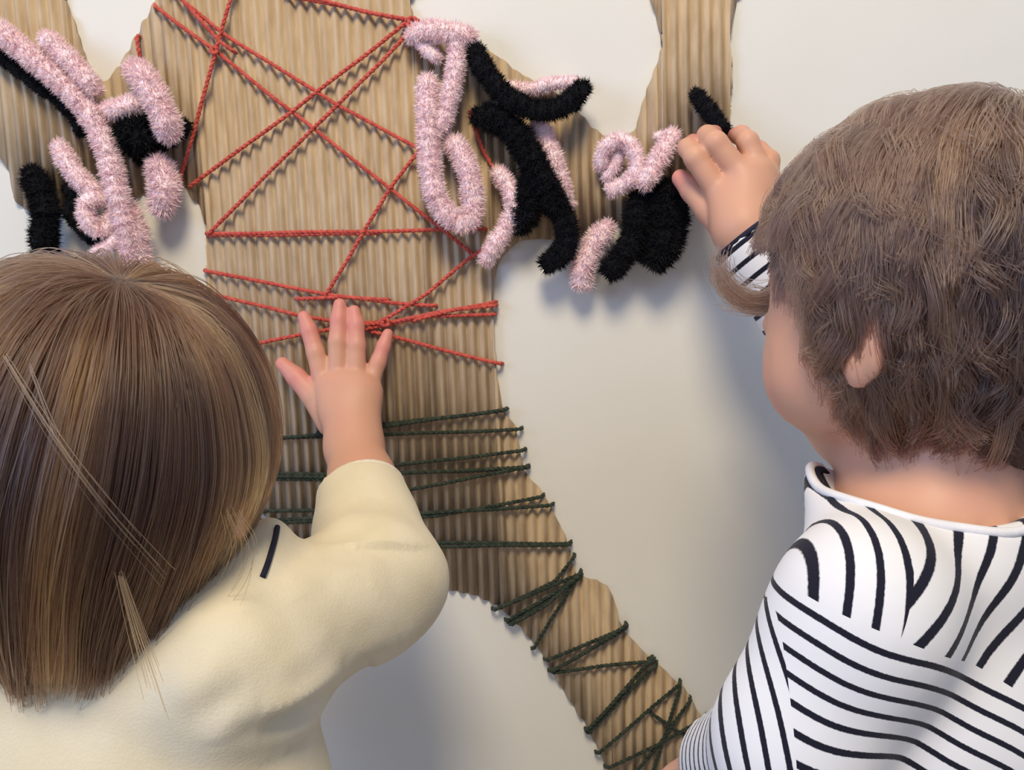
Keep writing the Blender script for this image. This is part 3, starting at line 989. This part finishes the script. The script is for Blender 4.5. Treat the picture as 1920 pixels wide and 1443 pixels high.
    C = Field(Hh - .13, Hh + .125, .0042)
    C.ell(Hh, rad + .0002, R, 0.0)
    C.cone(Hh + R @ np.array([0, -.012, -.02]), Hh + np.array([0, -.004, -.070]), .066, .050, .02)
    C.ell(Hh + R @ np.array([0, .080, -.050]), (.078, .062, .066), R, .006, sub=True)
    P, Q = C.mesh(3)
    cap = put(mesh_obj('hair', P, Q, M_CAP1), root); cap['label'] = 'smooth brown bobbed hair'
    ok = lambda v: (v[:, 1] < .62 - .25 * np.clip(-v[:, 2], 0, 1)) & (v[:, 2] > -.62) & ~((v[:, 1] > .25) & (v[:, 2] < -.05))
    n = 38000
    roots, v = scalp_roots(n, Hh, R, rad, ok)
    cl = ((crown - Hh) @ R) / rad; k_ = 1800
    w_ = cl + RNG.normal(0, 1, (k_, 3)) * np.where(np.arange(k_) < 1000, .045, .15)[:, None]; w_ /= np.linalg.norm(w_, axis=1)[:, None]
    roots[:k_] = Hh + (w_ * rad * 1.01) @ R.T
    polar = np.arccos(np.clip(((roots - Hh) @ R / rad) @ nrm(((crown - Hh) @ R) / rad), -1, 1)) / PI
    shell = 1.03 + .135 * (1 - polar) * RNG.uniform(.0, 1.0, n) ** .6 + .008 * RNG.normal(0, 1, n)
    shell = np.maximum(shell, 1.012)
    shell[:k_] = 1.010 + .035 * RNG.uniform(0, 1, k_)
    grav = np.clip(.20 + .30 * RNG.uniform(0, 1, n), 0, 1)
    path = grow(roots, crown, Hh, R, rad, shell, 54, .0065, grav)
    path, cid = clump(path, 420, .42, 1.3)
    # below the jaw the bob tucks in a little; hem is longer at the back, shorter in front of the ear
    hem_back = at(150, 1348, .33)[2]; hem_front = at(500, 990, .22)[2]
    tx = np.clip((path[:, :, 0] - at(265, 1200, .3)[0]) / (at(500, 1040, .24)[0] - at(265, 1200, .3)[0]), 0, 1)
    ty = np.clip((path[:, :, 1] - (Hh[1] - .03)) / .08, 0, 1)
    hem = hem_back + (hem_front - hem_back) * np.maximum(tx, ty * .9)
    below = path[:, :, 2] < hem + (RNG.normal(0, .0045, n) + RNG.normal(0, .006, 420)[cid])[:, None]
    cut = np.where(below.any(1), below.argmax(1), path.shape[1] - 1).astype(float)
    S = path.shape[1]
    dep = np.clip((Hh[2] - .01 - path[:, :, 2]) / .10, 0, 1) ** 1.5
    path[:, :, 0] += np.minimum(Hh[0] + .012 - path[:, :, 0], 0) * dep * .34
    path[:, :, 1] += (Hh[1] - .010 - path[:, :, 1]) * dep * .12
    ph = RNG.uniform(0, 6, (420,))[cid][:, None]; fq = RNG.uniform(18, 34, (420,))[cid][:, None]
    sway = np.linspace(0, 1, S)[None, :] ** 1.4 * .006
    path[:, :, 0] += np.sin(path[:, :, 2] * fq + ph) * sway
    path += RNG.normal(0, .0006, (n, 1, 3)) * np.linspace(0, 1, S)[None, :, None]
    locks = []
    for pxs, m_, sp in (([(10, 670, .330), (90, 800, .340), (190, 940, .343), (300, 1066, .334), (330, 1100, .325)], 7, .0020),
                        ([(60, 690, .334), (120, 830, .342), (210, 950, .343), (280, 1040, .336)], 5, .0030),
                        ([(225, 1080, .336), (250, 1170, .332), (275, 1250, .328), (304, 1345, .324)], 16, .0030),
                        ([(430, 960, .300), (450, 1020, .286), (425, 1085, .277), (380, 1135, .272)], 14, .0050)):
        lk = catmull([at(*q) for q in pxs], 8); tt = np.linspace(0, 1, len(lk))[None, :, None]
        Pk = np.repeat(lk[None], m_, 0) + RNG.normal(0, sp, (m_, 1, 3)) * np.array([1, .5, 1]) * (.4 + tt)
        locks.append(resample(Pk, RNG.uniform(.45, 1, m_) * (len(lk) - 1), 18))
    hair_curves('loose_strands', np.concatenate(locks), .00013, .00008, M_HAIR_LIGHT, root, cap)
    hair_curves('hair_strands', resample(path, cut, 22), .00019, .00013, M_HAIR1, root, cap, (RNG.beta(1.6, 2.2, 420) * .85)[cid])
    return root


# =================================================================== child with wavy hair and striped top
def stripe_mat():
    m, nt, p = new_mat('navy_striped_jersey')

    def attr(n):
        a = nt.nodes.new('ShaderNodeAttribute'); a.attribute_name = n; return a.outputs['Fac']

    def pick(sd, inside, outside):
        g = nt.nodes.new('ShaderNodeMath'); g.operation = 'GREATER_THAN'; g.inputs[1].default_value = 0.0
        nt.links.new(attr(sd), g.inputs[0])
        mx = nt.nodes.new('ShaderNodeMix'); mx.data_type = 'FLOAT'
        nt.links.new(g.outputs[0], mx.inputs[0]); nt.links.new(outside, mx.inputs[2]); nt.links.new(inside, mx.inputs[3])
        return mx.outputs[0]
    v = pick('seam_split', attr('stripe_left'), attr('stripe_diagonal'))
    v = pick('seam_yoke', v, attr('stripe_low'))
    v = pick('seam_arm', attr('stripe_arm'), v)
    v = pick('seam_forearm', attr('stripe_forearm'), v)
    v = pick('seam_raised', attr('stripe_raised'), v)
    fr = nt.nodes.new('ShaderNodeMath'); fr.operation = 'FRACT'
    nz = nt.nodes.new('ShaderNodeTexNoise'); nz.inputs['Scale'].default_value = 260
    ad = nt.nodes.new('ShaderNodeMath'); ad.operation = 'MULTIPLY_ADD'; ad.inputs[1].default_value = .05
    nt.links.new(nz.outputs['Fac'], ad.inputs[0]); nt.links.new(v, ad.inputs[2])
    nt.links.new(ad.outputs[0], fr.inputs[0])
    r = nt.nodes.new('ShaderNodeValToRGB')
    e = r.color_ramp.elements
    W = rgb(226, 224, 222); K = rgb(22, 22, 36)
    e[0].position = 0.0; e[0].color = W; e[1].position = .67; e[1].color = W
    for pos, cc in ((.71, K), (.96, K), (1.0, W)):
        k = e.new(pos); k.color = cc
    nt.links.new(fr.outputs[0], r.inputs['Fac']); nt.links.new(r.outputs['Color'], p.inputs['Base Color'])
    p.inputs['Roughness'].default_value = .85; p.inputs['Specular IOR Level'].default_value = .2
    p.inputs['Sheen Weight'].default_value = .1
    return m


def child_right():
    H = at(1752, 548, .245); R = frame_from((-.58, .78, -.20), roll=-.06)
    N = at(1738, 900, .262)
    bf = nrm((-.78, .62, 0)); bl = np.array([-bf[1], bf[0], 0])   # body forward / left
    SL = at(1622, 1146, .322); SR = at(1990, 940, .220)
    pelvis = np.array([N[0] - .008, N[1] + .006, .43])
    root = thing('person', 'toddler with tousled wavy hair and a navy striped top, holding a black stem', 'person', (N[0], N[1], 0))
    c = lambda x, y, d, r: (at(x, y, d), r * 1.12)
    index = [c(1352, 366, .070, .0076), c(1304, 296, .067, .0068), c(1290, 278, .046, .0062), c(1300, 266, .030, .0052)]
    middle = [c(1390, 328, .072, .0078), c(1342, 268, .070, .0070), c(1326, 254, .046, .0062), c(1340, 250, .030, .0052)]
    ring = [c(1424, 322, .068, .0074), c(1402, 266, .064, .0066), c(1390, 254, .044, .0060), c(1378, 254, .030, .0050)]
    little = [c(1440, 348, .062, .0068), c(1444, 300, .056, .0058), c(1424, 280, .042, .0052), c(1408, 268, .032, .0044)]
    thumb = [c(1362, 424, .068, .0105), c(1330, 392, .060, .0086), c(1298, 356, .050, .0074), c(1276, 334, .040, .0056)]
    wr = at(1394, 428, .080)
    palm = [((wr, .0150), (k[0][0], .0100)) for k in (index, middle, ring, little)] + [((at(1380, 395, .073), .014), (at(1402, 360, .070), .0125))]
    elbow = at(1600, 690, .105)
    forearm = [(elbow, .026), (wr + (elbow - wr) * .2, .0205), (wr, .0190)]
    allp = np.array([p for ch in (index, middle, ring, little, thumb) for p, r in ch] + [wr])
    lo, hi = allp.min(0) - .012, allp.max(0) + .012
    F = Field((.06, -.46, .005), (.46, -.012, 1.02), .0052, [(lo, hi, .0014), (H - .10, H + .10, .0032)])
    head_field(F, H, R)
    F.cone(H + R @ np.array([0, -.014, -.05]), N + np.array([0, 0, -.03]), .034, .037, .02)
    F.cone(N + np.array([0, 0, -.055]), pelvis, .056, .070, .03)
    for S in (SL, SR):
        F.cone(N + np.array([0, 0, -.050]), S, .034, .028, .03)
    F.cone(SR, elbow, .030, .027, .02)
    eL = at(1492, 1392, .325); wL = at(1352, 1440, .235)
    F.cone(SL, eL, .029, .026, .02); F.cone(eL, wL, .025, .019, .015)
    fw = nrm(wL - eL)
    f2, p2, t2 = spare_hand(wL, fw, (0, 0.3, -1), .95, 1)
    hand_field(F, f2, p2, t2, wL, [(eL, .025), (wL, .019)])
    hand_field(F, [index, middle, ring, little], palm, thumb, wr, forearm)
    L = legs_field(F, pelvis, -bl, .052, bf)
    for (hp, kn, an, toe) in L:
        F.cone(an, toe, .026, .020, .015)
    P, Q = F.mesh(2)
    body = mesh_obj('body', P, Q, M_SKIN)
    flush_attr(body, P, [ch[-1][0] for ch in (index, middle, ring, little, thumb)] + [H + R @ np.array([s * .04, .06, -.04]) for s in (-1, 1)], .024)
    put(body, root); body['label'] = 'bare skin of hand, cheek and nape'
    eyes(root, H, R)
    # --- striped top
    T = Field((.04, -.47, .36), (.46, -.02, .96), .0040)
    T.cone(N + np.array([0, .0, -.080]), pelvis, .070, .098, .03)
    T.ell(N - np.array([0, 0, .11]) + bf * -.004, (.074, .088, .080), np.stack([bf, bl, [0, 0, 1]], 1), .03)
    T.cone(N + np.array([0, 0, -.054]), SL, .038, .036, .02)
    T.cone(N + np.array([.01, 0, -.036]), SR, .038, .040, .03)
    T.cone(at(1572, 905, .245), SL, .014, .030, .010)
    T.cone(at(1640, 1000, .285), at(1580, 885, .245), .022, .015, .014)       # the far side of the neckline
    T.cone(at(1800, 1050, .300), at(1965, 965, .262), .026, .036, .025)
    T.cone(SL, eL, .038, .034, .014)
    cuffL = eL + (wL - eL) * .86
    T.cone(eL, wL, .034, .026, .012, clip=(cuffL, fw))
    T.cone(SR, elbow, .040, .037, .018)
    cdir = nrm(wr - elbow); cuff = wr - cdir * .006
    T.cone(elbow, wr + cdir * .02, .037, .0255, .012, clip=(cuff, cdir))
    T.cone(cuff - cdir * .015, cuff + cdir * .03, .0222, .0215, 0, sub=True)
    T.cone(cuffL - fw * .015, cuffL + fw * .03, .0225, .0215, 0, sub=True)
    up_n = nrm(np.array([-.06, -.04, 1.0]))
    Rn = frame_from(bf, up_n)
    T.ell(N + np.array([-.004, -.008, .008]), (.050, .054, .024), Rn, .004, sub=True)
    T.cone(pelvis + np.array([0, 0, -.12]), pelvis + np.array([0, 0, -.085]), .094, .092, 0, sub=True)
    P, Q = T.mesh(2)
    nv = vnormals(P, Q)
    P = wrinkle(P, nv, .0016, [((.5, .2, 1), 90, .7), ((-.4, .2, 1), 76, 2.2), ((1, -.3, .2), 62, 3.0)])
    top = mesh_obj('striped_top', P, Q, stripe_mat())
    # stripe phases, laid out panel by panel in the garment's own front plane (metres across x, up z)
    per = .0108
    X = P[:, 0] - N[0]; Z = P[:, 2] - N[2]
    wob = .0016 * np.sin(Z * 70 + X * 30) + .0011 * np.sin(X * 110 - Z * 45)
    B0 = at(1560, 1150, .356) - N; B1 = at(1870, 1290, .356) - N      # the yoke seam runs between these
    sl = (B1[2] - B0[2]) / (B1[0] - B0[0])
    tS0 = at(1735, 985, .345) - N; tS1 = at(1690, 1165, .358) - N       # where upright and slanting stripes meet
    yk = Z - (B0[2] + sl * (X - B0[0])) + .004 * np.sin(X * 40)
    sx = tS0[0] + (Z - tS0[2]) * (tS1[0] - tS0[0]) / (tS1[2] - tS0[2])
    float_attr(top, 'seam_yoke', yk); float_attr(top, 'seam_split', sx - X)
    float_attr(top, 'stripe_low', (yk + wob) / (per * .93) + 40.3)
    float_attr(top, 'stripe_left', (X - .10 * Z + .05 * np.maximum(-.02 - X, 0) + wob) / (per * .95) + 40)
    float_attr(top, 'stripe_diagonal', (X * .74 - Z * .67 + wob) / (per * 1.25) + 40.2)

    def arm_t(a, b):
        e = b - a; t = ((P - a) @ e) / (e @ e)
        dd = np.linalg.norm(P - a - np.clip(t, 0, 1)[:, None] * e, axis=1)
        return t, dd, np.linalg.norm(e)
    tu, du, lu = arm_t(SL, eL); tf, df, lf = arm_t(eL, wL); ru, rdu, rlu = arm_t(SR, elbow); rf, rdf, rlf = arm_t(elbow, wr)
    
    armx = at(1500, 1200, .36)[0] - N[0]
    float_attr(top, 'seam_arm', np.minimum(armx - X - .05 * (Z + .06), -.030 - Z))
    float_attr(top, 'stripe_arm', ((P - SL) @ np.array([.88, -.30, .40]) + wob) / (per * .80) + 40)
    float_attr(top, 'seam_forearm', np.minimum(np.minimum(.042 - df, (tf - .18) * lf), du - df))
    float_attr(top, 'stripe_forearm', tf * lf / (per * .85) + 40)
    float_attr(top, 'seam_raised', np.where(ru > .3, np.minimum(.05 - np.minimum(rdu, rdf), P[:, 2] - (N[2] - .02)), -.01))
    float_attr(top, 'stripe_raised', np.where(rdf < rdu, rlu + rf * rlf, ru * rlu) / per + 40.4)
    put(top, root); top['label'] = 'white jersey top with narrow navy stripes'
    # neckline binding, dark on the inside
    th = np.linspace(0, 2 * PI, 65)[:-1]
    def ring_pts(rx, ry, dz):
        return np.array([N + Rn @ np.array([math.cos(a) * rx, math.sin(a) * ry, dz]) for a in th])
    # binding follows the cut edge: nearest garment vertex to a ray from the neck axis
    rings = []
    cen = N + np.array([-.004, -.008, .008])
    loc = (P - cen) @ Rn
    el = np.sqrt((loc[:, 0] / .050) ** 2 + (loc[:, 1] / .054) ** 2 + (loc[:, 2] / .024) ** 2)
    er = np.sqrt((loc[:, 0] / .050) ** 2 + (loc[:, 1] / .054) ** 2)
    edge = (er > .95) & (er < 1.05) & (np.abs(loc[:, 2]) < .05)
    ang = np.arctan2(loc[:, 1] / .054, loc[:, 0] / .050)
    pts = []; good = []
    for a in th:
        dA = np.abs((ang - a + PI) % (2 * PI) - PI)
        sel = edge & (dA < .14)
        if sel.any():
            q = loc[sel]; top_i = np.argsort(q[:, 2])[-3:]
            pts.append(q[top_i].mean(0)); good.append(True)
        else:
            pts.append(np.array([math.cos(a) * .049, math.sin(a) * .053, .004])); good.append(False)
    pts = np.array(pts); good = np.array(good)
    if good.any():
        zz = np.interp(np.arange(64), np.where(good)[0], pts[good, 2], period=64); pts[:, 2] = zz
    for _ in range(4):
        pts = (np.roll(pts, 1, 0) + np.roll(pts, -1, 0) + 2 * pts) / 4
    W = cen + pts @ Rn.T
    W = np.concatenate([W, W[:1]])
    v, f, _ = tube(W, .0024, 8, cap=False)
    put(mesh_obj('neckline_binding', v, f, M_STRIPE_WHITE), root)
    W2 = cen + (pts * np.array([.94, .94, 1]) + np.array([0, 0, -.0016])) @ Rn.T
    W2 = np.concatenate([W2, W2[:1]])
    v, f, _ = tube(W2, .0020, 8, cap=False)
    nb = put(mesh_obj('neck_tape', v, f, M_NAVY), root); nb['label'] = 'dark tape inside the neckline'
    # cuff edge
    thb = np.linspace(0, 2 * PI, 33)[:-1]; s1 = nrm(np.cross(cdir, [0, 1, 0])); s2 = np.cross(cdir, s1)
    W = cuff + (np.cos(thb)[:, None] * s1 + np.sin(thb)[:, None] * s2) * .0245
    W = np.concatenate([W, W[:1]]); v, f, _ = tube(W, .0020, 8, cap=False)
    put(mesh_obj('cuff', v, f, M_NAVY), root)
    # --- trousers, shoes
    T = Field(pelvis - np.array([.17, .17, .40]), pelvis + np.array([.17, .17, .04]), .007)
    for (hp, kn, an, toe) in L:
        T.cone(hp, kn, .062, .050, .02); T.cone(kn, an + np.array([0, 0, .012]), .050, .040, .02)
    T.cone(pelvis + np.array([0, 0, -.01]), pelvis + np.array([0, 0, -.04]), .074, .07, .03)
    P, Q = T.mesh(2); put(mesh_obj('trousers', P, Q, M_TROUSER), root)
    for (hp, kn, an, toe) in L:
        S = Field(np.minimum(an, toe) - .06, np.maximum(an, toe) + .06, .004)
        S.cone(an + np.array([0, 0, -.012]), an + np.array([0, .0, .006]), .032, .033, .01)
        S.cone(an + np.array([0, 0, -.022]), toe, .030, .026, .012)
        fl = np.broadcast_to((0.001 - S.ax[2])[None, None, :], S.v.shape); S.v = np.maximum(S.v, fl)
        P, Q = S.mesh(1); put(mesh_obj('shoe', P, Q, M_SHOE), root)
    # --- hair
    rad = np.array([.0735, .0850, .0745])
    Hh = H + R @ np.array([0, -.006, .012])
    crown = Hh + R @ (np.array([0.10, -.62, .78]) * rad)
    C = Field(Hh - .13, Hh + .125, .0042)
    C.ell(Hh, rad + .0002, R, 0.0)
    C.cone(Hh + R @ np.array([0, -.034, -.03]), Hh + R @ np.array([0, -.030, -.066]), .044, .034, .02)
    C.ell(Hh + R @ np.array([0, .082, -.055]), (.084, .068, .075), R, .006, sub=True)
    P, Q = C.mesh(3)
    cap = put(mesh_obj('hair', P, Q, M_CAP2), root); cap['label'] = 'tousled wavy brown hair'
    ok = lambda v: (v[:, 1] < .70 - .35 * np.clip(-v[:, 2], 0, 1)) & (v[:, 2] > -.72) & ~((v[:, 1] > .18) & (v[:, 2] < -.18))
    n = 34000
    roots, v = scalp_roots(n, Hh, R, rad, ok)
    shell = 1.02 + .095 * RNG.uniform(0, 1, n)
    grav = np.clip(.10 + .16 * RNG.uniform(0, 1, n), 0, 1)
    path = grow(roots, crown, Hh, R, rad, shell, 44, .0038, grav, swirl=.55)
    path, cid = clump(path, 520, .7, .9)
    S = path.shape[1]
    ng = 520
    ph = RNG.uniform(0, 6, ng)[cid][:, None]; lam = RNG.uniform(.028, .05, ng)[cid][:, None]
    am = RNG.uniform(.001, .0050, ng)[cid][:, None]
    s = np.arange(S)[None, :] * .0038
    env = np.clip(s / .05, 0, 1.6)
    d1 = RNG.normal(0, 1, (ng, 3)); d1 /= np.linalg.norm(d1, axis=1)[:, None]
    d2 = np.cross(d1, RNG.normal(0, 1, (ng, 3))); d2 /= np.linalg.norm(d2, axis=1)[:, None]
    path = path + (np.sin(s / lam * 2 * PI + ph) * am * env)[..., None] * d1[cid][:, None, :] + (np.cos(s / lam * 2 * PI + ph) * am * env)[..., None] * d2[cid][:, None, :]
    loc = (path - Hh) @ R; k = np.linalg.norm(loc / rad, axis=2)
    low = k < 1.015
    loc[low] *= (1.015 / k[low])[:, None]
    path = Hh + loc @ R.T
    path += RNG.normal(0, .0009, (n, 1, 3)) * np.linspace(0, 1, S)[None, :, None]
    cut = RNG.uniform(.55, 1.0, n) * (S - 1)
    # the hair ends on a slanting line from the temple past the ear to the nape
    ln = np.array([at(x_, y_, d_) for x_, y_, d_ in ((1470, 560, .25), (1530, 690, .29), (1610, 790, .31), (1740, 885, .32), (1850, 935, .31), (2050, 950, .28))])
    zc = np.interp(path[:, :, 0], ln[:, 0], ln[:, 2], left=ln[0, 2] + .02)
    below = path[:, :, 2] < zc + RNG.normal(0, .006, n)[:, None] + RNG.normal(0, .007, ng)[cid][:, None]
    cut = np.minimum(cut, np.where(below.any(1), below.argmax(1), S - 1))
    loc = (path - Hh) @ R
    face = (loc[:, :, 1] > .030 + RNG.normal(0, .007, n)[:, None]) & (loc[:, :, 2] < .012 + .3 * (loc[:, :, 1] - .03))
    cut = np.minimum(cut, np.where(face.any(1), face.argmax(1), S - 1))
    hair_curves('hair_strands', resample(path, np.maximum(cut, 2), 18), .00017, .00009, M_HAIR2, root, cap, (RNG.uniform(0, .8, ng))[cid])
    # the loose forelock that curls out in front of the sleeve
    lock = catmull([at(1500, 470, .17), at(1486, 530, .165), at(1440, 562, .16), at(1395, 560, .158), at(1358, 532, .158), at(1348, 494, .16), at(1362, 462, .16)], 8)
    m = 260
    Pk = np.repeat(lock[None], m, 0)
    tt = np.linspace(0, 1, Pk.shape[1])[None, :, None]
    Pk = Pk + RNG.normal(0, .0026, (m, 1, 3)) * (.5 + 1.0 * np.sin(tt * PI)) + RNG.normal(0, .003, (m, 1, 3)) * tt
    cutk = RNG.uniform(.45, 1, m) * (Pk.shape[1] - 1)
    A = resample(Pk, cutk, 20)
    lock2 = catmull([at(1500, 540, .17), at(1470, 574, .165), at(1410, 582, .16), at(1345, 574, .158)], 8)
    Pk = np.repeat(lock2[None], 26, 0); tt = np.linspace(0, 1, Pk.shape[1])[None, :, None]
    Pk = Pk + RNG.normal(0, .0022, (26, 1, 3)) * (.4 + tt)
    B = resample(Pk, RNG.uniform(.5, 1, 26) * (Pk.shape[1] - 1), 20)
    hair_curves('forelock', np.concatenate([A, B]), .00022, .00009, M_HAIR2, root, cap)
    return root


M_STRIPE_WHITE = noise_mat('white_jersey', rgb(222, 220, 220), rgb(230, 228, 228), 60, .85, .2, 700)
child_left()
child_right()
